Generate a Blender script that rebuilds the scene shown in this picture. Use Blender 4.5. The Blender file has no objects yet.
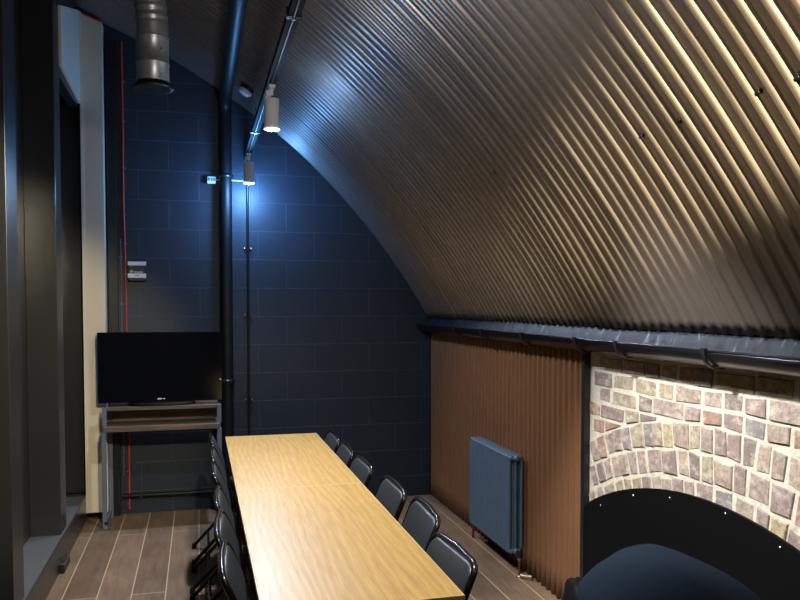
import bpy, bmesh, math, random
from mathutils import Vector, Matrix
random.seed(7)
PI = math.pi
C = bpy.context.scene.collection
sc = bpy.context.scene

# ------------------------------------------------------------------ colours / materials
def lin(c):
    c = c / 255.0
    return c / 12.92 if c <= 0.04045 else ((c + 0.055) / 1.055) ** 2.4
def rgb(r, g, b): return (lin(r), lin(g), lin(b), 1.0)

class Nodes:
    def __init__(s, name):
        s.m = bpy.data.materials.new(name); s.m.use_nodes = True
        s.nt = s.m.node_tree; s.b = s.nt.nodes['Principled BSDF']
    def n(s, t, **kw):
        x = s.nt.nodes.new(t)
        for k, v in kw.items():
            if k in x.inputs: x.inputs[k].default_value = v
            else: setattr(x, k, v)
        return x
    def l(s, a, b): s.nt.links.new(a, b)
    def coord(s, scale=(1, 1, 1), loc=(0, 0, 0), rot=(0, 0, 0)):
        t = s.n('ShaderNodeTexCoord'); m = s.n('ShaderNodeMapping')
        m.inputs['Scale'].default_value = scale; m.inputs['Location'].default_value = loc
        m.inputs['Rotation'].default_value = rot
        s.l(t.outputs['Object'], m.inputs['Vector']); return m.outputs['Vector']
    def mix(s, fac, a, b, blend='MIX'):
        x = s.n('ShaderNodeMix', data_type='RGBA', blend_type=blend)
        for sock, v in ((x.inputs[0], fac), (x.inputs[6], a), (x.inputs[7], b)):
            if hasattr(v, 'is_linked'): s.l(v, sock)
            else: sock.default_value = v
        return x.outputs[2]
    def ramp(s, fac, stops):
        r = s.n('ShaderNodeValToRGB'); e = r.color_ramp.elements
        while len(e) < len(stops): e.new(0.5)
        for el, (p, c) in zip(e, stops): el.position = p; el.color = c
        s.l(fac, r.inputs[0]); return r.outputs[0]
    def bump(s, h, strength=0.3, dist=0.01):
        b = s.n('ShaderNodeBump'); b.inputs['Strength'].default_value = strength
        b.inputs['Distance'].default_value = dist
        s.l(h, b.inputs['Height']); s.l(b.outputs[0], s.b.inputs['Normal'])
    def base(s, v):
        if hasattr(v, 'is_linked'): s.l(v, s.b.inputs['Base Color'])
        else: s.b.inputs['Base Color'].default_value = v

def mat(name, col, rough=0.5, metal=0.0, var=0.12, nscale=12.0, bump=0.0, spec=0.5, coat=0.0, stretch=(1, 1, 1)):
    k = Nodes(name)
    no = k.n('ShaderNodeTexNoise', Scale=nscale, Detail=4.0)
    k.l(k.coord(stretch), no.inputs['Vector'])
    lo = tuple(c * (1 - var) for c in col[:3]) + (1,)
    hi = tuple(min(1, c * (1 + var)) for c in col[:3]) + (1,)
    k.base(k.mix(no.outputs[0], lo, hi))
    k.b.inputs['Roughness'].default_value = rough
    k.b.inputs['Metallic'].default_value = metal
    k.b.inputs['Specular IOR Level'].default_value = spec
    k.b.inputs['Coat Weight'].default_value = coat
    if bump: k.bump(no.outputs[0], bump, 0.004)
    return k.m

M = {}
M['black_gloss'] = mat('black gloss paint', rgb(16, 16, 18), 0.22, 0, 0.1)
M['black_satin'] = mat('black satin plastic', rgb(20, 20, 22), 0.38)
M['black_matt'] = mat('black matt board', rgb(2, 2, 3), 0.6, spec=0.15)
M['vinyl'] = mat('black vinyl', rgb(50, 53, 56), 0.4, 0, 0.08, 60, 0.12)
M['rail'] = mat('matt black rail', rgb(7, 7, 8), .75, spec=.12)
M['pipe_black'] = mat('black soil pipe', rgb(15, 15, 17), .5, spec=.3)
M['rubber'] = mat('black rubber', rgb(12, 12, 12), 0.8)
M['partition'] = mat('dark partition paint', rgb(40, 41, 42), 0.3, 0.0, 0.08, 3, 0.05, spec=0.6, stretch=(1, 1, .2))
M['ledge'] = mat('grey laminate ledge', rgb(84, 88, 92), 0.4, 0, 0.1, 6)
M['cream'] = mat('cream plasterboard', rgb(220, 209, 188), 0.7, 0, 0.07, 3, 0.05)
M['cream_edge'] = mat('pale corner bead', rgb(222, 214, 196), 0.6, 0, 0.05)
M['red'] = mat('red cable sheath', rgb(188, 58, 48), 0.5)
M['white_metal'] = mat('white enamel', rgb(242, 242, 242), 0.35, 0, 0.03)
M['white_plastic'] = mat('white plastic', rgb(225, 227, 228), 0.45, 0, 0.04)
M['chrome'] = mat('bright steel', rgb(190, 190, 190), 0.25, 1.0, 0.05)
M['galv'] = mat('spiral galvanised steel', rgb(190, 189, 182), 0.36, 0.75, 0.25, 5, 0.15)
M['radiator'] = mat('blue grey radiator enamel', rgb(78, 98, 118), 0.4, 0, 0.06)
M['copper'] = mat('copper pipe', rgb(150, 95, 65), 0.35, 0.9, 0.1)
M['brass'] = mat('dull brass', rgb(170, 160, 130), 0.4, 0.9, 0.1)
M['desk_metal'] = mat('blue grey steel leg', rgb(92, 104, 126), 0.45, 0, 0.06)
M['screen'] = mat('television screen glass', rgb(10, 12, 17), 0.12, 0, 0.05)
M['lead'] = None
M['yellow'] = mat('yellow green sticker', rgb(190, 205, 40), 0.5)
M['cover'] = mat('navy cover fabric', rgb(16, 24, 34), 0.95, 0, 0.1, 200, 0.25, spec=0.06)
M['bag'] = mat('black crumpled plastic', rgb(4, 4, 5), 0.7, 0, 0.1, 20, 0.2, spec=.2)
M['edge_band'] = mat('pale table edging', rgb(226, 200, 146), 0.4, 0, 0.05)
M['leg_black'] = mat('black table leg', rgb(14, 14, 15), 0.4)

# corrugated sheets
def sheet_mat(name, c, rough, metal):
    k = Nodes(name)
    no = k.n('ShaderNodeTexNoise', Scale=2.5, Detail=6.0, Roughness=0.65)
    k.l(k.coord((1, 1, 1)), no.inputs['Vector'])
    k.base(k.mix(no.outputs[0], tuple(v * .85 for v in c[:3]) + (1,), tuple(v * 1.15 for v in c[:3]) + (1,)))
    n2 = k.n('ShaderNodeTexNoise', Scale=90.0, Detail=3.0); k.l(k.coord(), n2.inputs['Vector'])
    n3 = k.n('ShaderNodeTexNoise', Scale=3.0, Detail=3.0); k.l(k.coord((1, 4, 1)), n3.inputs['Vector'])
    mr = k.n('ShaderNodeMapRange'); k.l(n3.outputs[0], mr.inputs[0])
    mr.inputs[3].default_value = rough - .07; mr.inputs[4].default_value = rough + .09
    k.l(mr.outputs[0], k.b.inputs['Roughness'])
    k.b.inputs['Metallic'].default_value = metal
    k.bump(n2.outputs[0], 0.06, 0.002)
    return k.m
M['vault'] = sheet_mat('bronze brown corrugated steel', rgb(122, 114, 108), 0.36, 0.6)
M['cladding'] = sheet_mat('brown corrugated cladding', rgb(124, 88, 62), 0.42, 0.2)

# painted blockwork
k = Nodes('navy painted blockwork')
v = k.coord((1, 1, 1), (-.24, -.17, 0), (PI / 2, 0, 0))
t = k.n('ShaderNodeTexCoord'); sp = k.n('ShaderNodeSeparateXYZ'); k.l(t.outputs['Object'], sp.inputs[0])
cb = k.n('ShaderNodeCombineXYZ')
ax = k.n('ShaderNodeMath', operation='ADD'); ax.inputs[1].default_value = -.24 + 4.5; k.l(sp.outputs[0], ax.inputs[0])
az = k.n('ShaderNodeMath', operation='ADD'); az.inputs[1].default_value = -.17 + .45; k.l(sp.outputs[2], az.inputs[0])
k.l(ax.outputs[0], cb.inputs[0]); k.l(az.outputs[0], cb.inputs[1])
br = k.n('ShaderNodeTexBrick', offset=0.5, offset_frequency=2, squash=1.0)
br.inputs['Scale'].default_value = 1.0; br.inputs['Brick Width'].default_value = .45
br.inputs['Row Height'].default_value = .225; br.inputs['Mortar Size'].default_value = .0035
br.inputs['Mortar Smooth'].default_value = .4; br.inputs['Bias'].default_value = 0
br.inputs['Color1'].default_value = rgb(26, 39, 52); br.inputs['Color2'].default_value = rgb(23, 35, 47)
br.inputs['Mortar'].default_value = rgb(54, 69, 82)
k.l(cb.outputs[0], br.inputs['Vector'])
no = k.n('ShaderNodeTexNoise', Scale=28.0, Detail=6.0); k.l(t.outputs['Object'], no.inputs['Vector'])
k.base(k.mix(.25, br.outputs[0], k.mix(no.outputs[0], rgb(17, 27, 37), rgb(36, 51, 65))))
k.b.inputs['Roughness'].default_value = .5
ad = k.n('ShaderNodeMath', operation='MULTIPLY_ADD'); k.l(no.outputs[0], ad.inputs[0]); ad.inputs[1].default_value = .5
k.l(br.outputs['Fac'], ad.inputs[2])
k.bump(ad.outputs[0], .35, .003); M['block'] = k.m

# plank floor
k = Nodes('brown plank floor')
t = k.n('ShaderNodeTexCoord'); sp = k.n('ShaderNodeSeparateXYZ'); k.l(t.outputs['Object'], sp.inputs[0])
cb = k.n('ShaderNodeCombineXYZ')
ay = k.n('ShaderNodeMath', operation='ADD'); ay.inputs[1].default_value = -4.53 + 1.2 + 12; k.l(sp.outputs[1], ay.inputs[0])
ax = k.n('ShaderNodeMath', operation='ADD'); ax.inputs[1].default_value = .008 + .183 * 20; k.l(sp.outputs[0], ax.inputs[0])
k.l(ay.outputs[0], cb.inputs[0]); k.l(ax.outputs[0], cb.inputs[1])
br = k.n('ShaderNodeTexBrick', offset=0.5, offset_frequency=2)
br.inputs['Scale'].default_value = 1.0; br.inputs['Brick Width'].default_value = 2.4
br.inputs['Row Height'].default_value = .183; br.inputs['Mortar Size'].default_value = .0028
br.inputs['Mortar Smooth'].default_value = .1; br.inputs['Bias'].default_value = 0
br.inputs['Color1'].default_value = rgb(128, 105, 84); br.inputs['Color2'].default_value = rgb(108, 88, 70)
br.inputs['Mortar'].default_value = rgb(184, 166, 140)
k.l(cb.outputs[0], br.inputs['Vector'])
no = k.n('ShaderNodeTexNoise', Scale=7.0, Detail=8.0, Roughness=.7); k.l(k.coord((4, .5, 1)), no.inputs['Vector'])
n2 = k.n('ShaderNodeTexNoise', Scale=4.0, Detail=4.0); k.l(k.coord((1, 1, 1)), n2.inputs['Vector'])
grain = k.ramp(no.outputs[0], [(.3, (.55, .52, .5, 1)), (.55, (1, 1, 1, 1)), (.75, (1.2, 1.2, 1.2, 1))])
c1 = k.mix(.75, br.outputs[0], grain, 'MULTIPLY')
c1 = k.mix(.45, c1, k.ramp(n2.outputs[0], [(.35, (.6, .58, .55, 1)), (.6, (1.05, 1.05, 1.05, 1))]), 'MULTIPLY')
k.base(k.mix(br.outputs['Fac'], c1, rgb(184, 166, 140)))
k.b.inputs['Roughness'].default_value = .5; k.bump(no.outputs[0], .12, .003); M['floor'] = k.m

# wood laminate of the tables
k = Nodes('golden oak laminate')
wv = k.n('ShaderNodeTexWave', wave_type='BANDS', bands_direction='X', wave_profile='SIN')
for q_, v_ in (('Scale', 9.0), ('Distortion', 14.0), ('Detail', 3.0), ('Detail Scale', .7), ('Detail Roughness', .5)): wv.inputs[q_].default_value = v_
k.l(k.coord((1, .16, 1)), wv.inputs['Vector'])
fi = k.n('ShaderNodeTexNoise', Scale=26.0, Detail=5.0, Roughness=.7); k.l(k.coord((5, .22, 1)), fi.inputs['Vector'])
g1 = k.ramp(wv.outputs['Fac'], [(0, rgb(189, 148, 76)), (.22, rgb(195, 155, 82)), (.7, rgb(198, 159, 86)), (1, rgb(203, 166, 94))])
g2 = k.ramp(fi.outputs[0], [(.38, (.80, .77, .70, 1)), (.6, (1.04, 1.04, 1.04, 1))])
k.base(k.mix(.85, g1, g2, 'MULTIPLY'))
k.b.inputs['Roughness'].default_value = .4; k.b.inputs['Specular IOR Level'].default_value = .8
n4 = k.n('ShaderNodeTexNoise', Scale=60.0, Detail=2.0); k.l(k.coord((1, .5, 1)), n4.inputs['Vector'])
k.bump(n4.outputs[0], .08, .002); M['oak'] = k.m

# dark wood of the desk
k = Nodes('dark weathered wood')
no = k.n('ShaderNodeTexNoise', Scale=9.0, Detail=7.0, Roughness=.7); k.l(k.coord((.5, 6, 6)), no.inputs['Vector'])
k.base(k.ramp(no.outputs[0], [(.3, rgb(58, 48, 42)), (.55, rgb(92, 78, 68)), (.75, rgb(122, 106, 92))]))
k.b.inputs['Roughness'].default_value = .55; M['desk_wood'] = k.m

# lead flashing, scuffed
k = Nodes('scuffed lead flashing')
no = k.n('ShaderNodeTexNoise', Scale=7.0, Detail=8.0, Roughness=.75); k.l(k.coord((1, 3, .7)), no.inputs['Vector'])
k.base(k.ramp(no.outputs[0], [(.42, rgb(20, 23, 28)), (.58, rgb(40, 45, 53)), (.70, rgb(140, 148, 158))]))
k.b.inputs['Roughness'].default_value = .45; k.b.inputs['Metallic'].default_value = .3
k.bump(no.outputs[0], .3, .01); M['lead'] = k.m

# old brick faces (eight kinds) and mortar
def brick_mat(i, c):
    k = Nodes('old brick %s' % i)
    off = (i * 3.1, i * 1.7, i * .9)
    n1 = k.n('ShaderNodeTexNoise', Scale=5.0, Detail=6.0, Roughness=.65); k.l(k.coord((1, 1, 1), off), n1.inputs['Vector'])
    n2 = k.n('ShaderNodeTexNoise', Scale=38.0, Detail=6.0, Roughness=.75); k.l(k.coord((1, 1, 1), off), n2.inputs['Vector'])
    n3 = k.n('ShaderNodeTexNoise', Scale=16.0, Detail=8.0, Roughness=.75); k.l(k.coord((1, 1, 1.6), off), n3.inputs['Vector'])
    a = k.mix(k.ramp(n1.outputs[0], [(.35, (0, 0, 0, 1)), (.65, (1, 1, 1, 1))]), tuple(v * .72 for v in c[:3]) + (1,), c)
    a = k.mix(k.ramp(n2.outputs[0], [(.42, (0, 0, 0, 1)), (.62, (.75, .75, .75, 1))]), a, rgb(104, 92, 88))
    w = k.ramp(n3.outputs[0], [(.50, (0, 0, 0, 1)), (.64, (.6, .6, .6, 1)), (.78, (.85, .85, .85, 1))])
    k.base(k.mix(w, a, rgb(196, 188, 168)))
    k.b.inputs['Roughness'].default_value = .75; k.bump(n2.outputs[0], .7, .01)
    return k.m
BR = [brick_mat(i, c) for i, c in enumerate([rgb(168, 150, 140), rgb(150, 130, 126), rgb(172, 160, 134), rgb(136, 132, 134),
                                             rgb(178, 164, 122), rgb(168, 134, 112), rgb(128, 114, 112), rgb(174, 156, 140)])]
k = Nodes('lime mortar')
no = k.n('ShaderNodeTexNoise', Scale=30.0, Detail=8.0, Roughness=.75); k.l(k.coord(), no.inputs['Vector'])
k.base(k.ramp(no.outputs[0], [(.3, rgb(168, 161, 144)), (.6, rgb(204, 198, 182)), (.8, rgb(222, 217, 204))]))
k.b.inputs['Roughness'].default_value = .9; k.bump(no.outputs[0], .8, .012); M['mortar'] = k.m

def emis(name, col, s):
    m = bpy.data.materials.new(name); m.use_nodes = True
    b = m.node_tree.nodes['Principled BSDF']
    b.inputs['Base Color'].default_value = col
    b.inputs['Emission Color'].default_value = col; b.inputs['Emission Strength'].default_value = s
    return m
M['led'] = emis('lit lamp lens', (.86, .93, 1, 1), 60.0)

# ------------------------------------------------------------------ mesh helpers
class MB:
    """collects shapes into one mesh"""
    def __init__(s): s.v = []; s.f = []; s.mi = []; s.sm = []
    def add(s, vs, fs, mi=0, smooth=False):
        o = len(s.v); s.v += [tuple(p) for p in vs]
        for f in fs: s.f.append([o + i for i in f]); s.mi.append(mi); s.sm.append(smooth)
    def box(s, x0, y0, z0, x1, y1, z1, mi=0):
        vs = [(x0, y0, z0), (x1, y0, z0), (x1, y1, z0), (x0, y1, z0), (x0, y0, z1), (x1, y0, z1), (x1, y1, z1), (x0, y1, z1)]
        s.add(vs, [(0, 3, 2, 1), (4, 5, 6, 7), (0, 1, 5, 4), (1, 2, 6, 5), (2, 3, 7, 6), (3, 0, 4, 7)], mi)
        return s
    def tube(s, pts, r, n=10, caps=True, mi=0, closed=False):
        pts = [Vector(p) for p in pts]; N = len(pts)
        rs = r if isinstance(r, (list, tuple)) else [r] * N
        tang = []
        for i in range(N):
            if closed: t = pts[(i + 1) % N] - pts[i - 1]
            else: t = pts[min(i + 1, N - 1)] - pts[max(i - 1, 0)]
            tang.append(t.normalized())
        up = Vector((0, 0, 1)) if abs(tang[0].z) < .9 else Vector((1, 0, 0))
        u = tang[0].cross(up).normalized()
        vs = []
        for i in range(N):
            u = (u - tang[i] * u.dot(tang[i])).normalized(); w = tang[i].cross(u)
            for j in range(n):
                a = 2 * PI * j / n
                vs.append(pts[i] + (u * math.cos(a) + w * math.sin(a)) * rs[i])
        fs = []
        for i in range(N if closed else N - 1):
            for j in range(n):
                a = i * n + j; b = i * n + (j + 1) % n
                c = ((i + 1) % N) * n + (j + 1) % n; d = ((i + 1) % N) * n + j
                fs.append((a, d, c, b))
        s.add(vs, fs, mi, True)
        if caps and not closed:
            s.add(vs[:n], [list(range(n))], mi); s.add(vs[-n:], [list(range(n - 1, -1, -1))], mi)
        return s
    def lathe(s, prof, n=20, origin=(0, 0, 0), axis='Z', mi=0, smooth=True):
        """prof: list of (radius, height)"""
        vs = []
        for (r, h) in prof:
            for j in range(n):
                a = 2 * PI * j / n; c, d = r * math.cos(a), r * math.sin(a)
                p = {'Z': (c, d, h), 'X': (h, c, d), 'Y': (d, h, c)}[axis]
                vs.append((p[0] + origin[0], p[1] + origin[1], p[2] + origin[2]))
        fs = []
        for i in range(len(prof) - 1):
            for j in range(n):
                fs.append((i * n + j, i * n + (j + 1) % n, (i + 1) * n + (j + 1) % n, (i + 1) * n + j))
        s.add(vs, fs, mi, smooth)
        s.add(vs[:n], [list(range(n - 1, -1, -1))], mi); s.add(vs[-n:], [list(range(n))], mi)
        return s
    def slab(s, w, h, t, r, bev, mtx, dome=0.0, mi=0, n=6):
        """rounded rectangle pad in local XY (w x h), thickness t in Z, soft edges"""
        out = []
        for cx, cy, a0 in ((w / 2 - r, h / 2 - r, 0), (-w / 2 + r, h / 2 - r, 90), (-w / 2 + r, -h / 2 + r, 180), (w / 2 - r, -h / 2 + r, 270)):
            for i in range(n + 1):
                a = math.radians(a0 + 90 * i / n); out.append((cx + r * math.cos(a), cy + r * math.sin(a)))
        N = len(out); rings = []
        def ring(ins, z): 
            k = 1 - ins
            rings.append([(x * (1 - 2 * ins / w), y * (1 - 2 * ins / h), z) for x, y in out])
        for a in (90, 60, 30, 0): ring(bev * (1 - math.cos(math.radians(a))), -t / 2 + bev * (1 - math.sin(math.radians(a))))
        for a in (0, 30, 60, 90): ring(bev * (1 - math.cos(math.radians(a))), t / 2 - bev * (1 - math.sin(math.radians(a))))
        for q in (.35, .65, .9): ring(bev + (min(w, h) / 2 - bev) * q * .98, t / 2 + dome * (1 - (1 - q) ** 2))
        vs = [mtx @ Vector(p) for rg in rings for p in rg]; fs = []
        for i in range(len(rings) - 1):
            for j in range(N):
                fs.append((i * N + j, i * N + (j + 1) % N, (i + 1) * N + (j + 1) % N, (i + 1) * N + j))
        fs.append(list(range(N - 1, -1, -1))); L = (len(rings) - 1) * N; fs.append([L + j for j in range(N)])
        s.add(vs, fs, mi, True); return s
    def build(s, name, m, parent=None, loc=None, bevel=0.0):
        me = bpy.data.meshes.new(name)
        org = Vector(loc) if loc else Vector((0, 0, 0))
        me.from_pydata([tuple(Vector(p) - org) for p in s.v], [], s.f)
        for i, p in enumerate(me.polygons): p.material_index = s.mi[i]; p.use_smooth = s.sm[i]
        for x in (m if isinstance(m, (list, tuple)) else [m]): me.materials.append(x)
        me.update()
        o = bpy.data.objects.new(name, me); C.objects.link(o)
        if loc: o.location = org
        if parent: o.parent = parent
        if bevel:
            b = o.modifiers.new('bevel', 'BEVEL'); b.width = bevel; b.segments = 2; b.limit_method = 'ANGLE'
        return o

def tag(o, label=None, cat=None, group=None, kind=None):
    if label: o['label'] = label
    if cat: o['category'] = cat
    if group: o['group'] = group
    if kind: o['kind'] = kind
    return o
def thing(name, loc, label, cat, group=None, rz=0):
    o = bpy.data.objects.new(name, None); C.objects.link(o)
    o.location = loc; o.rotation_euler = (0, 0, rz); o.empty_display_size = .1
    return tag(o, label, cat, group)
def copy_tree(o, parent=None):
    c = o.copy(); C.objects.link(c)
    if parent: c.parent = parent
    for ch in list(o.children): copy_tree(ch, c)
    return c

# ------------------------------------------------------------------ the room
YB = 6.305; YF = -3.0; XW = 1.904
VX, VZ, VR = -2.607, -1.061, 5.1676
def vz(x, r=VR): return VZ + math.sqrt(r * r - (x - VX) ** 2)

tag(MB().box(-1.25, YF - .1, -.12, 2.15, YB + .2, 0).build('floor', M['floor']), kind='structure')
tag(MB().box(-1.25, YB, 0, 2.15, YB + .15, 4.2).build('wall_back', M['block']), kind='structure')
tag(MB().box(-1.25, YF - .15, 0, 2.15, YF, 4.2).build('wall_front', M['block']), kind='structure')

# vault: sheets of rounded trapezoid corrugation bent round the tunnel
PITCH = .069
def corr(s):
    """0 trough .. 1 ridge"""
    def ss(t): t = max(0, min(1, t)); return t * t * (3 - 2 * t)
    return ss(s / .15) * (1 - ss((s - .36) / .15))
vb = MB(); SS = [0, .03, .06, .09, .12, .15, .22, .29, .36, .39, .42, .45, .48, .51, .6, .75, .9]
ys = []; hs = []
y = YF; kk = 0
while y < YB:
    amp = .0115 * random.uniform(.75, 1.2)
    for q in SS:
        yy = y + q * PITCH
        if yy <= YB: ys.append(yy); hs.append(corr(q) * amp)
    y += PITCH; kk += 1
ys.append(YB); hs.append(0)
a0 = math.atan2(1.515 - VZ, 1.875 - VX); a1 = math.acos((-1.1 - VX) / VR)
NA = 72; vs = []; sag = []
for j in range(NA + 1):
    a = a0 + (a1 - a0) * j / NA
    for yy, h in zip(ys, hs):
        wob = .0025 * math.sin(yy * 2.1 + a * 9) + .0015 * math.sin(yy * 7.3 - a * 23)
        r = VR - h + wob
        vs.append((VX + r * math.cos(a), yy, VZ + r * math.sin(a)))
n = len(ys); fs = []
for j in range(NA):
    for i in range(n - 1):
        fs.append((j * n + i, j * n + i + 1, (j + 1) * n + i + 1, (j + 1) * n + i))
vb.add(vs, fs, 0, True)
ceil = tag(vb.build('ceiling', M['vault']), kind='structure')
so = ceil.modifiers.new('thickness', 'SOLIDIFY'); so.thickness = .003; so.offset = -1
# fixing screws of the vault in two rows
for ang, yl in ((.677, [1.33, 1.615, 1.757, 2.04, 2.304]), (.694, [3.43])):
    for yy in yl:
        yy = YF + (math.floor((yy - YF) / PITCH) + .82) * PITCH
        p = Vector((VX + (VR - .004) * math.cos(ang), yy, VZ + (VR - .004) * math.sin(ang)))
        nrm = Vector((-math.cos(ang), 0, -math.sin(ang)))
        MB().tube([p - nrm * .004, p + nrm * .003, p + nrm * .0035, p + nrm * .009], [.009, .009, .005, .005], 8).build('screw', M['black_satin'], ceil)

# left partition: posts, recess backs, plinth and ledge
PX = -.835
w = MB()
w.box(-1.25, YF, 0, -1.013, YB, 4.15)
for y0, y1 in ((5.158, 5.36), (3.88, 4.10), (2.55, 2.75), (1.25, 1.45), (-.05, .15), (-1.35, -1.15)):
    w.box(-1.013, y0, .19, PX, y1, 4.0)
w.box(-1.013, YB - .03, .19, -.80, YB, 4.0)
w.build('wall_left', M['partition'], bevel=.003)['kind'] = 'structure'
p = MB().box(-1.013, YF, 0, -.822, YB - .13, .183).build('baseboard_left', M['partition'], bevel=.004); tag(p, kind='structure')
MB().box(-1.012, YF, .183, PX + .008, YB - .13, .19).build('ledge', M['ledge'], p)
# cream plasterboard pier and header above the last recess
def prism(mb, axis, poly, a, b_):
    """extrude a polygon along X ('X': poly in (Y,z)) or Y ('Y': poly in (x,z))"""
    n_ = len(poly)
    P = [((a, p, q) if axis == 'X' else (p, a, q)) for p, q in poly] + [((b_, p, q) if axis == 'X' else (p, b_, q)) for p, q in poly]
    mb.add(P, [list(range(n_ - 1, -1, -1)), list(range(n_, 2 * n_))] + [(i, (i + 1) % n_, n_ + (i + 1) % n_, n_ + i) for i in range(n_)])
    return mb
c = MB()
prism(c, 'Y', [(-.82, .06), (-.668, .06), (-.668, vz(-.668) - .035), (-.82, vz(-.82) - .03)], 6.17, YB)
prism(c, 'X', [(5.362, 3.13), (6.169, 3.085), (6.169, vz(-.82) - .03), (5.362, 3.50)], -.835, -.820)  # header top is cut along the edge of a soft shadow
t2 = tag(c.build('trim_2', M['cream']), kind='structure')
prism(MB(), 'Y', [(-.822, .06), (-.806, .06), (-.806, vz(-.806) - .035), (-.822, vz(-.822) - .035)], 6.164, 6.172).build('corner_bead', M['cream_edge'], t2)
prism(MB(), 'Y', [(-.806, vz(-.806) - .047), (-.670, vz(-.670) - .047), (-.670, vz(-.670) - .034), (-.806, vz(-.806) - .034)], 6.163, 6.171).build('red_seal', M['red'], t2)
tag(MB().box(-.90, 5.355, 3.06, -.837, 6.172, 3.76).build('trim_1', M['partition']), kind='structure')  # dark sheet stands in for the soft shadow above the header

# right wall: brickwork with a two ring arch over the boarded opening
AC = Vector((2.57, .862 - 2.046)); AR = 2.046      # arch circle in (Y, z)
b = MB()
b.box(1.9195, YF, 0, 2.1, YB, 1.75, 0)
def brick(poly, x0=1.933, x1=1.914):
    """poly: four (Y,z) corners -> softly edged brick block"""
    cy = sum(q[0] for q in poly) / 4; cz = sum(q[1] for q in poly) / 4
    mi = 1 + random.choice([0, 0, 1, 1, 2, 2, 3, 4, 5, 6, 7, 7])
    j = lambda q_: random.uniform(-q_, q_)
    x1 = x1 + j(.004); k = .93
    P = [(q[0] + j(.005) - (q[0] - cy) * .02, q[1] + j(.005) - (q[1] - cz) * .05) for q in poly]
    vs = [(x0, q[0], q[1]) for q in P] + [(x1 + .0035, q[0], q[1]) for q in P] + \
         [(x1 + j(.0015), cy + (q[0] - cy) * k, cz + (q[1] - cz) * k) for q in P]
    fs = [(8, 9, 10, 11)]
    for lev in (0, 4):
        for i in range(4): fs.append((lev + i, lev + (i + 1) % 4, lev + 4 + (i + 1) % 4, lev + 4 + i))
    b.add(vs, fs, mi)
R1, R2, R3, R4 = AR - .06, AR + .052, AR + .166, AR + .282
half = math.asin(1.35 / AR)
for ra, rb in ((R1, R2), (R2 + .012, R3), (R3 + .012, R4)):
    ang = -half + random.uniform(0, .01)
    while ang < half + .08:
        wd = random.choice([.062, .064, .066, .066, .068, .102]) / rb; g = random.uniform(.011, .017) / rb
        P = []
        for (aa, rr) in ((ang, ra), (ang + wd, ra), (ang + wd, rb), (ang, rb)):
            rr += random.uniform(-.004, .004)
            P.append((AC.x + rr * math.sin(aa), AC.y + rr * math.cos(aa)))
        if max(q[0] for q in P) < 3.575 and min(q[1] for q in P) > 0: brick(P)
        ang += wd + g
z = 1.60; row = 0
while z > .02:
    yy = 3.575 - random.choice([.0, .1, .05])
    while yy > -1.2:
        L = random.choice([.215, .215, .1025, .1025, .1025, .17]); y1 = min(yy, 3.572); y0 = yy - L
        zb, zt = z - .066, z
        if y0 < y1:
            def top(Y):
                d = R4 + .010; q = d * d - (Y - AC.x) ** 2
                return AC.y + math.sqrt(q) if q > 0 else -9
            h0, h1 = top(y0 + .005), top(y1 - .005); hm = max(h0, h1, top((y0 + y1) / 2))
            if hm < zb: brick([(y0, zb), (y1, zb), (y1, zt), (y0, zt)])
            elif zt - h0 > .018 and zt - h1 > .018: brick([(y0, max(zb, h0)), (y1, max(zb, h1)), (y1, zt), (y0, zt)])
            elif zt - h0 > .03 and h1 >= zt - .018: brick([(y0, max(zb, h0)), (y1 - .4 * L, zt - .012), (y1 - .42 * L, zt), (y0, zt)])
            elif zt - h1 > .03 and h0 >= zt - .018: brick([(y0 + .42 * L, zt - .012), (y1, max(zb, h1)), (y1, zt), (y0 + .4 * L, zt)])
        yy -= L + random.uniform(.013, .022)
    z -= .0785
tag(b.build('wall_right', [M['mortar']] + BR), kind='structure')

# brown corrugated cladding along the right wall
cm = MB(); ys = []; xs = []
y = 3.60; P2 = .0665
while y < YB:
    for q in SS:
        if y + q * P2 <= YB: ys.append(y + q * P2); xs.append(1.912 - corr(q) * .016)
    y += P2
n = len(ys); zz = [.004 + (1.50 - .004) * i / 10 for i in range(11)]
cm.add([(x + .0015 * math.sin(z_ * 4 + Y * 3), Y, z_) for z_ in zz for Y, x in zip(ys, xs)],
       [(j * n + i, (j + 1) * n + i, (j + 1) * n + i + 1, j * n + i + 1) for j in range(10) for i in range(n - 1)], 0, True)
o = tag(cm.build('trim_3', M['cladding']), kind='structure')
so = o.modifiers.new('thickness', 'SOLIDIFY'); so.thickness = .003; so.offset = -1
tag(MB().box(1.886, 3.568, 0, 1.93, 3.602, 1.42).build('trim_4', M['black_satin'], bevel=.002), kind='structure')

# lead flashing dressed from under the vault into the gutter
fm = MB(); NY = 220; prof = [(1.893, 1.545), (1.888, 1.52), (1.880, 1.495), (1.872, 1.475), (1.862, 1.455), (1.85, 1.44)]
vs = []
for i in range(NY + 1):
    Y = YF + (YB - YF) * i / NY
    for q, (x, z_) in enumerate(prof):
        vs.append((x + random.uniform(-.003, .003) * (q > 0), Y, z_ + random.uniform(-.002, .002)))
K = len(prof)
fm.add(vs, [(i * K + q, i * K + q + 1, (i + 1) * K + q + 1, (i + 1) * K + q) for i in range(NY) for q in range(K - 1)], 0, True)
o = tag(fm.build('trim_5', M['lead']), kind='structure')
so = o.modifiers.new('thickness', 'SOLIDIFY'); so.thickness = .003

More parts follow.
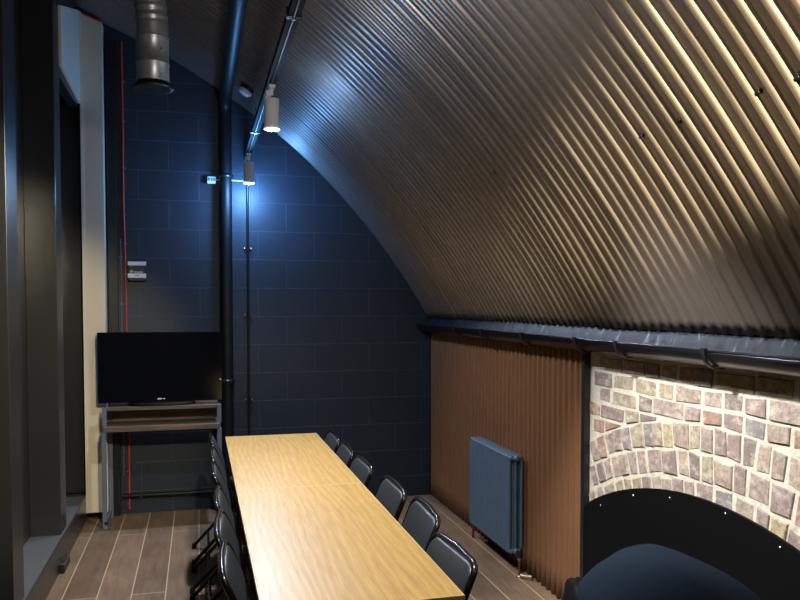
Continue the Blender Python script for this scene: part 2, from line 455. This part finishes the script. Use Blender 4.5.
# ------------------------------------------------------------------ gutter
gt = thing('gutter', (1.832, 2.0, 1.39), 'long black half-round plastic gutter under the foot of the vault', 'gutter')
GX, GZ, GR = 1.832, 1.452, .062
g = MB(); A = [PI + PI * i / 14 for i in range(15)]
y0, y1 = YF + .02, YB - .003
vo = []
for Y in (y0, y1):
    for r in (GR, GR - .004):
        vo += [(GX + r * math.cos(a), Y, GZ + r * math.sin(a)) for a in A]
fs = []
for i in range(14):
    fs += [(i, 30 + i, 31 + i, i + 1), (15 + i, 16 + i, 46 + i, 45 + i), (30 + i, 45 + i, 46 + i, 31 + i), (i, i + 1, 16 + i, 15 + i)]
fs += [(0, 15, 45, 30), (14, 44, 59, 29)]
g.add(vo, fs, 0, True)
g.tube([(GX - GR, y0, GZ), (GX - GR, y1, GZ)], .0045, 8)
gb = g.build('trough', M['black_gloss'], gt, None); gb.location = -gt.location
e = MB(); vs = [(GX + GR * math.cos(a), YB - .006, GZ + GR * math.sin(a)) for a in A]
e.add(vs + [(x, YB - .002, z_) for x, _, z_ in vs], [list(range(15)), list(range(29, 14, -1))] + [(i, 15 + i, 16 + i, i + 1) for i in range(14)])
eo = e.build('stop_end', M['black_gloss'], gt); eo.location = -gt.location
for Y in (5.9, 5.3, 4.75, 4.1, 3.45, 3.07, 2.45, 1.8, 1.1, .4):
    m = MB(); r = GR + .004
    A2 = [PI * .96 + PI * 1.06 * i / 14 for i in range(15)]
    pts = [(GX + r * math.cos(a), z_) for a, z_ in [(a, GZ + r * math.sin(a)) for a in A2]]
    pts2 = [(GX + (r + .004) * math.cos(a), GZ + (r + .004) * math.sin(a)) for a in A2]
    vs = [(x, Y - .012, z_) for x, z_ in pts] + [(x, Y - .012, z_) for x, z_ in pts2] + [(x, Y + .012, z_) for x, z_ in pts] + [(x, Y + .012, z_) for x, z_ in pts2]
    fs = []
    for i in range(14):
        fs += [(15 + i, 16 + i, 46 + i, 45 + i), (i, 30 + i, 31 + i, i + 1), (i, i + 1, 16 + i, 15 + i), (30 + i, 45 + i, 46 + i, 31 + i)]
    m.add(vs, fs, 0, True)
    m.box(GX - GR - .009, Y - .012, GZ - .004, GX - GR + .006, Y + .012, GZ + .008)
    m.box(GX + GR + .002, Y - .012, GZ - .02, 1.90, Y + .012, GZ + .0)
    bo = m.build('bracket', M['black_satin'], gt); bo.location = -gt.location

# ------------------------------------------------------------------ arched board over the opening
ab = thing('arch_board', (1.905, 2.57, 0), 'black board filling the brick arch opening, edge dotted with screws', 'board')
N = 40; vs = []
rb = AR; hb = math.asin(1.30 / rb)
for x in (1.890, 1.903):
    vs += [(x, min(3.567, AC.x + rb * math.sin(-hb + 2 * hb * i / N)), AC.y + rb * math.cos(-hb + 2 * hb * i / N) if AC.x + rb * math.sin(-hb + 2 * hb * i / N) < 3.567 else .593) for i in range(N + 1)]
    vs += [(x, 3.567, .002), (x, AC.x - 1.30, .002)]
K = N + 3
m = MB(); m.add(vs, [list(range(K - 1, -1, -1)), list(range(K, 2 * K))] + [(i, (i + 1) % K, K + (i + 1) % K, K + i) for i in range(K)])
o = m.build('panel', M['black_matt'], ab); o.location = -ab.location
for Y, z_ in ((3.111, .759), (2.829, .826 - .012), (2.476, .842), (2.194, .80), (3.4, .64), (1.9, .70)):
    o = MB().lathe([(.006, 0), (.006, .002), (.003, .004)], 10, (0, 0, 0), 'X').build('screw', M['chrome'], ab)
    o.rotation_euler = (0, 0, PI); o.location = (1.8902 - 1.905, Y - 2.57, z_)

# ------------------------------------------------------------------ tables
def make_table(Y0, Y1, label, first=None):
    x0, x1 = .170, .770; cx, cy = (x0 + x1) / 2, (Y0 + Y1) / 2; L = Y1 - Y0
    t = thing('folding_table', (cx, cy, 0), label, 'table', 'wood-effect tables pushed end to end')
    MB().box(-.3, -L / 2, .716, .3, L / 2, .7405).build('tabletop', M['oak'], t, bevel=.0015)
    e = MB(); d = .0025
    e.box(-.3 - d, -L / 2, .717, -.3, L / 2, .7405).box(.3, -L / 2, .717, .3 + d, L / 2, .7405)
    e.box(-.3 - d, -L / 2 - d, .717, .3 + d, -L / 2, .7405).box(-.3 - d, L / 2, .717, .3 + d, L / 2 + d, .7405)
    e.build('edge_band', M['edge_band'], t)
    MB().box(-.26, -L / 2 + .06, .68, -.235, L / 2 - .06, .716).box(.235, -L / 2 + .06, .68, .26, L / 2 - .06, .716) \
        .box(-.26, -L / 2 + .06, .68, .26, -L / 2 + .085, .716).box(-.26, L / 2 - .085, .68, .26, L / 2 - .06, .716).build('apron', M['leg_black'], t)
    for sy in (-1, 1):
        Y = sy * (L / 2 - .18)
        lg = MB().tube([(.0, Y, .70), (.0, Y, .02)], .017, 12).box(-.2, Y - .03, .69, .2, Y + .03, .716).build('leg', M['leg_black'], t)
        MB().box(-.028, Y - .17, .0, .038, Y + .17, .03).build('foot', M['leg_black'], lg, bevel=.004)
    return t
make_table(2.205, 3.7335, 'wood-effect table nearest the camera, its top washed with lamp glare')
make_table(3.7385, 5.266, 'wood-effect table at the far end, nearer the dark back wall')

# ------------------------------------------------------------------ chairs (local +X faces the table)
def make_chair():
    t = thing('folding_chair', (0, 0, 0), '-', 'chair', 'black folding chairs along the table')
    hw = .202
    def bez(p0, p1, p2, n=5): return [tuple((1 - u) ** 2 * a + 2 * u * (1 - u) * b_ + u * u * c_ for a, b_, c_ in zip(p0, p1, p2)) for u in [i / n for i in range(n + 1)]]
    side = [(.335, 0.02), (.295, .115), (.20, .335), (.133, .485), (.085, .585), (.048, .68)]
    def P(s, q): return (q[0], s * hw, q[1])
    top = (.012, .758)
    pts = [P(-1, q) for q in side] + bez((.034, -hw, .715), (top[0], -hw, top[1]), (top[0], -hw + .06, top[1]))
    pts += [(top[0] - .006, 0, top[1] + .004)] + bez((top[0], hw - .06, top[1]), (top[0], hw, top[1]), (.034, hw, .715)) + [P(1, q) for q in reversed(side)]
    MB().tube(pts, .0115, 12).build('frame', M['black_gloss'], t)
    # padded back, tilted with the frame
    a = math.atan2(.758 - .538, .012 - .107)
    zax = Vector((math.sin(a), 0, -math.cos(a))); yax = Vector((math.cos(a), 0, math.sin(a))); xax = yax.cross(zax)
    mt = Matrix((xax, yax, zax)).transposed().to_4x4(); mt.translation = Vector((.062, 0, .641))
    MB().slab(.397, .240, .026, .06, .011, mt, .006).build('backrest', M['vinyl'], t)
    ms = Matrix.Translation((.255, 0, .452)) @ Matrix.Rotation(math.radians(2.5), 4, 'Y')
    MB().slab(.262, .375, .036, .06, .015, ms, .008).build('seat', M['vinyl'], t)
    for s in (-1, 1):
        yy = s * (hw - .025)
        lg = MB().tube([(.315, yy, .43), (.25, yy, .385), (-.09, yy, .03), (-.102, yy, .016)], .0105, 10).build('leg', M['black_gloss'], t)
        MB().lathe([(.015, 0), (.015, .022), (.011, .035)], 10, (-.10, yy, 0)).build('rubber_foot', M['rubber'], lg)
        MB().lathe([(.015, 0), (.015, .022), (.012, .035)], 10, (.337, s * hw, 0)).build('rubber_foot', M['rubber'], t)
        MB().box(.14, min(yy, s * hw) - .003, .417, .375, max(yy, s * hw) - .012 * s * 0, .430).build('seat_rail', M['black_gloss'], t)
        MB().tube([(.196, s * (hw + .014), .345), (.196, s * (hw - .04), .345)], .007, 8).build('pivot_bolt', M['chrome'], t)
    MB().tube([(.295, -hw, .115), (.295, hw, .115)], .008, 8).build('stretcher', M['black_gloss'], t)
    MB().tube([(-.01, -hw + .025, .1135), (-.01, hw - .025, .1135)], .008, 8).build('stretcher', M['black_gloss'], t)
    return t
proto = make_chair(); used = False
R_ = 'black padded folding chair on the radiator side of the table, '
L_ = 'black padded folding chair on the partition side of the table, '
place = ['nearest the camera', 'second from the camera', 'third from the camera',
         'third from the back wall', 'second from the back wall', 'nearest the back wall']
right = [(.888, 2.60, 3), (.945, 3.14, -2), (.922, 3.595, 0), (.888, 4.155, 1), (.882, 4.61, -1), (.878, 5.05, 0)]
left = [(.062, 2.70, -3), (.058, 3.14, -4), (.062, 3.58, -2), (.056, 4.17, 0), (.058, 4.64, -1), (.060, 5.12, 0)]
for rows, txt, rot in ((right, R_, PI), (left, L_, 0)):
    for (x, y, d), pl in zip(rows, place):
        o = copy_tree(proto) if used else proto
        used = True
        o.location = (x, y, 0); o.rotation_euler = (0, 0, rot + math.radians(d)); o['label'] = txt + pl

# ------------------------------------------------------------------ television and its desk
dk = thing('tv_desk', (-.25, 6.08, 0), 'dark wood desk with raised shelf and blue-grey metal legs, under the television', 'desk')
def kid(mb, name, m, root, bevel=0.0):
    o = mb.build(name, m, root, None, bevel); o.location = -root.location; return o
kid(MB().box(-.650, 5.965, .845, .140, 6.258, .868), 'upper_shelf', M['desk_wood'], dk, .0015)
kid(MB().box(-.636, 6.20, .735, .130, 6.215, .845), 'back_panel', M['desk_wood'], dk)
kid(MB().box(-.666, 5.90, .700, .148, 6.258, .735), 'desktop', M['desk_wood'], dk, .0015)
for x, xb in ((-.678, -.666), (.132, .132)):
    lg = MB().box(x, 5.905, 0.0, x + .03, 5.935, .70).box(xb, 6.228, 0.0, xb + .03, 6.258, .845).box(xb, 5.905, .03, xb + .018, 6.258, .055).box(x, 5.955, .735, x + .03, 5.985, .872)
    kid(lg, 'leg', M['desk_metal'], dk, .002)
tv = thing('television', (-.27, 6.08, .868), 'wide flat black television standing on the dark wood desk', 'television')
kid(MB().box(-.715, 6.045, .893, .172, 6.085, 1.412).box(-.60, 6.085, .95, .06, 6.12, 1.33), 'case', M['screen'], tv, .004)
kid(MB().box(-.690, 6.0425, .932, .147, 6.0455, 1.390), 'screen', M['screen'], tv)
b = MB()
for i, (w_) in enumerate((.006, .006, .005, .006, .002, .006, .006)):
    x = -.297 + i * .0078; b.box(x, 6.043, .911, x + w_, 6.0452, .920)
kid(b, 'wordmark', M['white_plastic'], tv)
b = MB(); b.lathe([(1, 0), (1, .015), (.92, .022), (.3, .025)], 36)
b.v = [(x * .245 - .27, y * .10 + 6.075, z_ + .8685) for x, y, z_ in b.v]
kid(b, 'foot', M['black_matt'], tv)
kid(MB().box(-.32, 6.065, .88, -.22, 6.09, .90), 'neck', M['black_satin'], tv)
kid(MB().box(.155, 6.043, 1.045, .162, 6.046, 1.06), 'side_mark', M['white_plastic'], tv)

# ------------------------------------------------------------------ radiator
rd = thing('radiator', (1.83, 4.65, 0), 'blue-grey column radiator on the brown corrugated cladding', 'radiator')
n_sec = 22; y0, y1 = 4.305, 5.005; st = (y1 - y0) / n_sec
for i in range(n_sec):
    Y = y0 + (i + .5) * st; s = MB()
    for x in (1.794, 1.832, 1.870):
        s.tube([(x, Y, .150), (x, Y, .690)], .0128, 8)
    for z_ in (.138, .700):
        hd = [(1.786, Y, z_), (1.796, Y, z_), (1.83, Y, z_), (1.868, Y, z_), (1.878, Y, z_)]
        s.tube(hd, [.010, .0168, .0168, .0168, .010], 10)
    o = kid(s, 'section', M['radiator'], rd)
h = MB()
for z_ in (.138, .700): h.tube([(1.832, y0 - .004, z_), (1.832, y1 + .004, z_)], .015, 12)
kid(h, 'header_tube', M['radiator'], rd)
for z_ in (.138, .700):
    kid(MB().lathe([(.019, 0), (.019, -.010), (.012, -.013), (.012, -.02)], 14, (1.832, y0 - .003, z_), 'Y'), 'end_plug', M['radiator'], rd)
pl = MB().lathe([(.006, 0), (.006, -.006)], 10, (1.832, y0 - .0225, .700), 'Y'); kid(pl, 'bleed_pin', M['chrome'], rd)
vl = kid(MB().tube([(1.832, y0 - .02, .138), (1.832, y0 - .06, .138)], .012, 12).lathe([(.017, .118), (.019, .125), (.019, .15), (.015, .168), (.01, .172)], 14, (1.832, y0 - .055, 0)), 'valve', M['black_satin'], rd)
o = MB().lathe([(.013, .10), (.013, .12)], 12, (1.832, y0 - .055, 0)).build('collar', M['brass'], vl)
kid(MB().tube([(1.832, y0 - .055, .105), (1.832, y0 - .055, .0)], .0075, 10), 'pipe', M['copper'], rd)
kid(MB().tube([(1.832, y1 + .003, .138), (1.832, y1 + .05, .138), (1.832, y1 + .05, .0)], .0085, 10), 'pipe', M['copper'], rd)
kid(MB().lathe([(.020, 0), (.020, .006), (.010, .012)], 14, (1.832, y0 - .055, 0)), 'pipe_collar', M['brass'], rd)
for Y in (4.42, 4.89):
    kid(MB().box(1.87, Y - .012, .60, 1.897, Y + .012, .64), 'wall_bracket', M['black_satin'], rd)
el = thing('pipe_elbow', (1.872, 4.19, 0), 'small dull brass pipe elbow on the floor by the radiator valve', 'pipe fitting')
kid(MB().tube([(1.832, 4.232, .014), (1.85, 4.21, .014), (1.872, 4.19, .016), (1.882, 4.175, .016)], [.010, .012, .0135, .0135], 10), 'elbow', M['brass'], el)
kid(MB().lathe([(.016, 0), (.016, .02)], 6, (1.872, 4.19, .004)), 'nut', M['brass'], el)

# ------------------------------------------------------------------ pipes and cables on the back wall
dp = thing('drain_pipe', (.217, 6.24, 0), 'thick black pipe up the back wall and along the vault, right of the television', 'pipe')
bend = [(.217, 6.245 - .11 * (1 - math.cos(a)), 3.085 + .11 * math.sin(a)) for a in [PI / 2 * i / 6 for i in range(7)]]
kid(MB().tube([(.217, 6.245, 0), (.217, 6.245, 1.5), (.217, 6.245, 3.05)] + bend + [(.217, 6.0, 3.195), (.217, 2.0, 3.195), (.217, YF + .02, 3.195)], .048, 18), 'pipe', M['pipe_black'], dp)
for z_ in (2.60, 1.0):
    kid(MB().lathe([(.051, 0), (.056, .004), (.056, .026), (.051, .03)], 18, (.217, 6.245, z_)).box(.15, 6.285, z_ + .005, .284, YB, z_ + .025), 'clip', M['black_satin'], dp)
for Y in (5.0, 3.4, 1.8):
    kid(MB().tube([(.217, Y, 3.24), (.217, Y, vz(.217) - .003)], .006, 8), 'hanger', M['black_satin'], dp)
cd = thing('conduit', (.385, 6.29, 0), 'thin black conduit with bright saddle clips, right of the thick wall pipe', 'conduit')
kid(MB().tube([(.385, 6.29, .0), (.385, 6.29, 2.70), (.38, 6.28, 2.745), (.37, 6.262, 2.762)], .0105, 10), 'tube', M['black_satin'], cd)
for z_ in (2.06, 1.535, .86, .42):
    kid(MB().box(.355, 6.288, z_ - .008, .415, YB, z_ + .008), 'saddle', M['black_satin'], cd)
    for x in (.36, .41): kid(MB().lathe([(.006, 0), (.006, -.003)], 8, (x, 6.288, z_), 'Y'), 'screw', M['chrome'], cd)
rc = thing('red_cable', (-.535, 6.295, 0), 'red fire alarm cable clipped vertically to the navy back wall', 'cable')
kid(MB().tube([(-.54, 6.296, 3.60), (-.538, 6.296, 2.9), (-.541, 6.296, 2.4), (-.533, 6.296, 1.9), (-.529, 6.296, 1.2), (-.523, 6.296, .6), (-.527, 6.296, .04)], .0075, 8), 'sheath', M['red'], rc)
for z_ in (.08, .33, .62, 1.62, 1.85, 2.08, 2.30, 2.65, 3.0, 3.3):
    kid(MB().box(-.543, 6.2865, z_ - .004, -.521, YB, z_ + .004), 'clip', M['desk_metal'], rc)
tr = MB().box(-.655, 6.262, .0, -.585, YB, 3.57)
tk = tag(tr.build('trunking', M['black_satin'], bevel=.003), 'black square cable trunking rising beside the cream pier', 'trunking')
cn = thing('wall_wire', (-.57, 6.298, 0), 'thin dark wire between the black trunking and the red cable', 'wire')
kid(MB().tube([(-.566, 6.299, 2.12), (-.564, 6.299, 1.2), (-.563, 6.299, .3)], .0045, 8), 'wire_run', M['desk_metal'], cn)
for z_ in (1.98, 1.62): kid(MB().box(-.578, 6.294, z_ - .005, -.553, YB, z_ + .005), 'clip', M['desk_metal'], cn)
sk = thing('skirting_pipe', (-.25, 6.285, .14), 'black pipe running low along the back wall under the desk', 'pipe')
kid(MB().tube([(-.57, 6.28, .145), (.16, 6.28, .14)], .017, 10), 'pipe', M['pipe_black'], sk)
for x in (-.45, -.1): kid(MB().box(x, 6.26, .128, x + .02, YB, .16), 'clip', M['black_satin'], sk)

# control box on the back wall: two white plates either side of a dark window
bx = thing('control_box', (-.447, 6.28, 1.88), 'small wall box with two white bars and a yellow-green dot, above the television', 'control box')
kid(MB().box(-.512, 6.262, 1.795, -.382, YB, 1.955), 'housing', M['black_satin'], bx, .004)
kid(MB().box(-.514, 6.254, 1.912, -.381, 6.264, 1.942), 'top_plate', M['white_plastic'], bx, .003)
kid(MB().box(-.514, 6.254, 1.818, -.381, 6.264, 1.852), 'bottom_plate', M['white_plastic'], bx, .003)
kid(MB().lathe([(.010, 0), (.010, -.004)], 14, (-.487, 6.262, 1.868), 'Y'), 'dot', M['yellow'], bx)
b = MB()
for i in range(7): b.box(-.469 + i * .0095, 6.2605, 1.859, -.4625 + i * .0095, 6.2625, 1.868 - .002 * (i % 2))
kid(b, 'lettering', M['white_plastic'], bx)
b = MB()
for i in range(4): b.box(-.460 + i * .008, 6.2525, 1.834, -.4545 + i * .008, 6.2545, 1.840)
kid(b, 'lettering', M['black_satin'], bx)

# small junction box and arm beside the pole, level with the far lamp
jb = thing('junction_box', (.11, 6.29, 2.58), 'little white junction box left of the thick pipe, level with the far lamp', 'junction box')
kid(MB().box(.078, 6.262, 2.555, .142, YB, 2.607), 'housing', M['white_plastic'], jb, .003)
kid(MB().box(.084, 6.2585, 2.575, .098, 6.2625, 2.598).box(.104, 6.2585, 2.575, .118, 6.2625, 2.598).box(.124, 6.2585, 2.575, .136, 6.2625, 2.598), 'port', M['desk_metal'], jb)
kid(MB().tube([(.142, 6.2985, 2.59), (.385, 6.2985, 2.588)], .005, 8), 'arm', M['white_plastic'], jb)

# ------------------------------------------------------------------ track, lamps
TX, TZ = .380, 2.775
tk = thing('lighting_track', (TX, 3.0, TZ), 'black lighting track hung under the vault, carrying the white spotlights', 'track')
kid(MB().box(TX - .025, YF + .05, TZ - .016, TX + .025, 6.26, TZ + .016), 'rail', M['rail'], tk, .002)
kid(MB().tube([(TX - .002, YF + .05, TZ - .020), (TX - .002, 6.25, TZ - .020)], .005, 8), 'conductor', M['black_satin'], tk)
for Y in (5.3, 3.15, 1.4):
    c = kid(MB().box(TX - .031, Y - .014, TZ - .022, TX + .031, Y + .014, TZ + .02), 'coupling', M['black_gloss'], tk, .002)
    kid(MB().lathe([(.008, -.006), (.008, 0)], 10, (TX, Y, TZ - .022)), 'coupling_screw', M['chrome'], tk)
    kid(MB().tube([(TX, Y, TZ + .016), (TX, Y, vz(TX) - .003)], .003, 6), 'hanger', M['chrome'], tk)
def make_lamp():
    t = thing('track_spotlight', (0, 0, 0), '-', 'spotlight', 'white spotlights on the track')
    # origin: underside of the track
    MB().box(-.016, -.03, -.016, .016, .03, .0).build('adapter', M['white_metal'], t, bevel=.002)
    st = MB().tube([(0, 0, -.016), (0, 0, -.05)], .009, 10).lathe([(.017, -.03), (.019, -.026), (.019, -.008), (.017, -.004)], 12, (0, 0, -.042), 'X')
    st.box(-.034, -.006, -.066, -.02, .006, -.054)
    st.build('swivel', M['white_metal'], t)
    a = []
    b = MB(); b.lathe([(.02, -.066), (.037, -.069), (.039, -.073), (.039, -.205), (.041, -.208), (.041, -.226), (.036, -.226), (.034, -.218)], 28)
    b.build('body', M['white_metal'], t)
    MB().lathe([(.0345, -.2185), (.0345, -.2265)], 28).build('lens', M['led'], t)
    return t
lp = make_lamp()
LY = [(6.0, 'white cylindrical spotlight on the track, the far one close to the back wall', None), (4.12, 'white cylindrical spotlight on the track, the large one below the black rail', None),
      (2.2, 'white spotlight on the track above the near table', (1.9, 2.75, .58)), (1.25, 'added white spotlight on the track, brightening the dark partition', (-1.0, 4.75, 1.15)), (.35, 'white spotlight on the track just ahead of the camera', (1.16, 1.85, 2.47)), (-1.5, 'white spotlight on the track behind the camera', (1.42, 1.5, 2.38))]  # partition spotlight is an added, unseen lamp
AIM = {}
for i, (Y, lab, tilt) in enumerate(LY):
    o = lp if i == 0 else copy_tree(lp)
    o.location = (TX, Y, TZ - .025); o['label'] = lab
    if tilt:      # swing the lamp body about its swivel towards what it lights
        piv = Vector((0, 0, -.05)); d = (Vector(tilt) - Vector((TX, Y, TZ - .075))).normalized()
        q = Vector((0, 0, -1)).rotation_difference(d)
        for ch in o.children:
            if ch.name.startswith(('body', 'lens')):
                ch.rotation_mode = 'QUATERNION'; ch.rotation_quaternion = q; ch.location = piv - q @ piv
        AIM[i] = (Vector((TX, Y, TZ - .075)) + d * .19, tilt)
def light(kind, loc, energy, col, size=.04, target=None, cone=120, blend=.6):
    d = bpy.data.lights.new('lamp', kind); d.energy = energy; d.color = col
    d.shadow_soft_size = size
    if kind == 'SPOT': d.spot_size = math.radians(cone); d.spot_blend = blend
    o = bpy.data.objects.new('lamp_light', d); C.objects.link(o); o.location = loc
    if target: o.rotation_euler = (Vector(target) - Vector(loc)).to_track_quat('-Z', 'Y').to_euler()
    return o
COOL = (.80, .90, 1.0); WARM = (1.0, .86, .62); NEUT = (1, .97, .93)
light('SPOT', (TX, 6.0, TZ - .265), 75, (.97, .98, 1.0), .04, (TX, 4.2, 0), 116, .6)
light('SPOT', (TX, 4.12, TZ - .265), 110, NEUT, .04, (TX + .1, 4.12, 0), 150, 1.0)
light('SPOT', AIM[2][0], 300, NEUT, .04, AIM[2][1], 54, .7)
light('SPOT', AIM[3][0], 260, (1.0, .88, .62), .04, AIM[3][1], 40, .5)  # added lamp: warm light imitating the olive reflections on the partition
light('SPOT', AIM[4][0], 35, WARM, .05, AIM[4][1], 56, 1.0)
light('SPOT', AIM[5][0], 3800, (1.0, .82, .50), .03, AIM[5][1], 16, .7)
# fill lights added at the lens positions, beyond the lamps' own beams
light('SPOT', AIM[2][0], 75, NEUT, .05, (.62, 2.7, .74), 100, .9)  # added second beam to brighten the near table
for Y, e, col in ((6.0, 33, (.14, .42, 1.0)), (4.12, 6, (.5, .72, 1)), (2.2, 14, NEUT)):  # blue points imitate lens flare round the far lamps, neutral one is fill
    light('POINT', (TX, Y, TZ - .275), e, col, .06)

# ------------------------------------------------------------------ air duct
dc = thing('air_duct', (-.216, 4.3, 2.74), 'shiny spiral metal air duct hanging from the vault with an open end', 'duct')
DX, DY = -.216, 4.3
pf = [(.082, 2.765), (.082, 2.86), (.0845, 2.863), (.0845, 2.868), (.082, 2.871), (.082, 2.99), (.0845, 2.993), (.0845, 2.999), (.081, 3.003)]
kid(MB().lathe(pf, 32, (DX, DY, 0)), 'straight_section', M['galv'], dc)
pts = []; rr = []
for i in range(41):
    u = i / 40; zz_ = 3.0 + .42 * u
    pts.append((DX - .05 * u * u, DY - .10 * u * u, zz_)); rr.append(.080 + .0035 * math.sin(u * 2 * PI * 9) * (u > .18))
kid(MB().tube(pts, rr, 28), 'flexible_hose', M['galv'], dc)
for z_ in (2.80, 2.93):
    for a in (3.6, 4.4, 5.3):
        kid(MB().lathe([(.004, 0), (.004, -.003)], 8, (DX + .082 * math.cos(a), DY + .083 * math.sin(a), z_), 'Y'), 'rivet', M['chrome'], dc)
fl = MB().lathe([(.078, 2.735), (.098, 2.735), (.104, 2.742), (.104, 2.750), (.084, 2.758), (.084, 2.772), (.078, 2.772)], 32, (DX, DY, 0))
kid(fl, 'end_collar', M['black_satin'], dc)
for s in (-1, 1): kid(MB().tube([(DX + s * .085, DY - .01, 3.20), (DX + s * .12, DY - .01, 3.26), (DX + s * .14, DY, vz(DX + s * .14) - .002)], .004, 6), 'hanger', M['chrome'], dc)

# smoke detector on the vault
ang = math.atan2(vz(.364) - VZ, .364 - VX); nrm = Vector((-math.cos(ang), 0, -math.sin(ang)))
sd = thing('smoke_detector', tuple(Vector((.364, 5.72, vz(.364))) + nrm * .016), 'small pale round smoke detector on the vault beside the near lamp', 'smoke detector')
q = Vector((0, 0, 1)).rotation_difference(nrm)
sd.rotation_mode = 'QUATERNION'; sd.rotation_quaternion = q
MB().lathe([(.056, 0), (.056, .012), (.050, .018)], 24).build('base', M['black_satin'], sd)
MB().lathe([(.048, .018), (.048, .034), (.036, .046), (.010, .05)], 24).build('sensor_head', M['white_plastic'], sd)

# ------------------------------------------------------------------ covered object, bag, door stop
def drape(cx, cy, ax_, ay_, H, seed, top_fn, N=72, K=30):
    rnd = random.Random(seed); ph = [rnd.uniform(0, 6.28) for _ in range(8)]
    vs = [];
    for k_ in range(K + 1):
        u = k_ / K
        for j in range(N):
            th = 2 * PI * j / N
            f = .5 * math.sin(7 * th + ph[0]) + .32 * math.sin(11 * th + ph[1]) + .25 * math.sin(4 * th + ph[2])
            if u < .5:
                s = u / .5; r = s; drop = .10 * s ** 3.0
            else:
                s = (u - .5) / .5; r = 1 + .16 * s + .05 * f * s; drop = .10 + (1 - .10) * (s ** 1.15)
            ca, sa = math.cos(th), math.sin(th); p_ = 3.2
            sup = (abs(ca) ** p_ + abs(sa) ** p_) ** (-1 / p_)
            x = cx + ax_ * r * sup * ca; y = cy + ay_ * r * sup * sa
            zt = top_fn(min(1, r) * sup * ca, min(1, r) * sup * sa)
            z_ = max(.003, zt * (1 - drop) + .006 * math.sin(9 * x + ph[3]) * math.sin(8 * y + ph[4]) * (1 - u))
            vs.append((x, y, z_))
    fs = [(k_ * N + j, k_ * N + (j + 1) % N, (k_ + 1) * N + (j + 1) % N, (k_ + 1) * N + j) for k_ in range(K) for j in range(N)]
    return vs, fs
def top_fn(a, b_):
    # a sagging ridge: shoulder on the left, peak left of centre, long fall to the right with a crease
    pts = [(-1.05, .755), (-.80, .815), (-.62, .848), (-.30, .868), (-.05, .862), (.25, .832), (.55, .805), (.66, .79), (.85, .735), (1.05, .66)]
    for (p0, q0), (p1, q1) in zip(pts, pts[1:]):
        if a <= p1:
            t_ = max(0, min(1, (a - p0) / (p1 - p0))); break
    return q0 + (q1 - q0) * t_ - .03 * b_ * b_ + .008 * math.sin(7 * a + 3 * b_)
vs, fs = drape(1.415, 2.06, .27, .28, .9, 3, top_fn)
m = MB(); m.add(vs, fs, 0, True)
tag(m.build('dust_cover', M['cover'], None, (1.415, 2.06, 0)), 'dark navy cloth cover draped over a bulky object before the brick arch', 'cover')
rnd = random.Random(5); m = MB(); N = 40; K = 14; vs = []
for k_ in range(K + 1):
    u = k_ / K
    for j in range(N):
        th = 2 * PI * j / N; bm_ = 1 + .10 * math.sin(5 * th + 1 + 3 * u) + .07 * math.sin(9 * th - 5 * u) + .03 * rnd.uniform(-1, 1)
        r = .125 * math.sin(PI * (.12 + .80 * u)) ** .6 * bm_
        vs.append((1.80 + .6 * r * math.cos(th), 3.40 + 1.1 * r * math.sin(th), max(.002, .27 * (1 - math.cos(PI * u)) / 2 + .012 * math.sin(6 * th) * u * (1 - u) * 4)))
m.add(vs, [(k_ * N + j, k_ * N + (j + 1) % N, (k_ + 1) * N + (j + 1) % N, (k_ + 1) * N + j) for k_ in range(K) for j in range(N)], 0, True)
m.add(vs[:N], [list(range(N - 1, -1, -1))]); m.add(vs[-N:], [list(range(N))])
tag(m.build('bag', M['bag'], None, (1.80, 3.40, 0)), 'crumpled black bag on the floor behind the navy cloth cover', 'bag')
ds = thing('door_stop', (-.805, 5.1, 0), 'small grey metal floor stop against the left plinth', 'door stop')
kid(MB().box(-.820, 4.99, 0, -.792, 5.20, .055), 'block', M['black_satin'], ds, .002)
kid(MB().box(-.8205, 4.988, .055, -.790, 5.202, .061), 'cap', M['chrome'], ds)

# ------------------------------------------------------------------ world, camera
wd = bpy.data.worlds.new('World'); sc.world = wd; wd.use_nodes = True
bg = wd.node_tree.nodes['Background']; bg.inputs[0].default_value = (.5, .55, .65, 1); bg.inputs[1].default_value = .05
cam = bpy.data.cameras.new('camera'); co = bpy.data.objects.new('camera', cam); C.objects.link(co)
cam.sensor_width = 36; cam.lens = 36 * 780 / 800; cam.shift_y = 33.654 / 800; cam.clip_start = .02
co.location = (0, 0, 1.62); co.rotation_euler = (PI / 2 - .038, 0, -math.radians(14.50912))
sc.camera = co
sc.view_settings.view_transform = 'Standard'; sc.view_settings.look = 'None'
sc.view_settings.gamma = 1; sc.view_settings.use_curve_mapping = False
sc.view_settings.exposure = 0.6
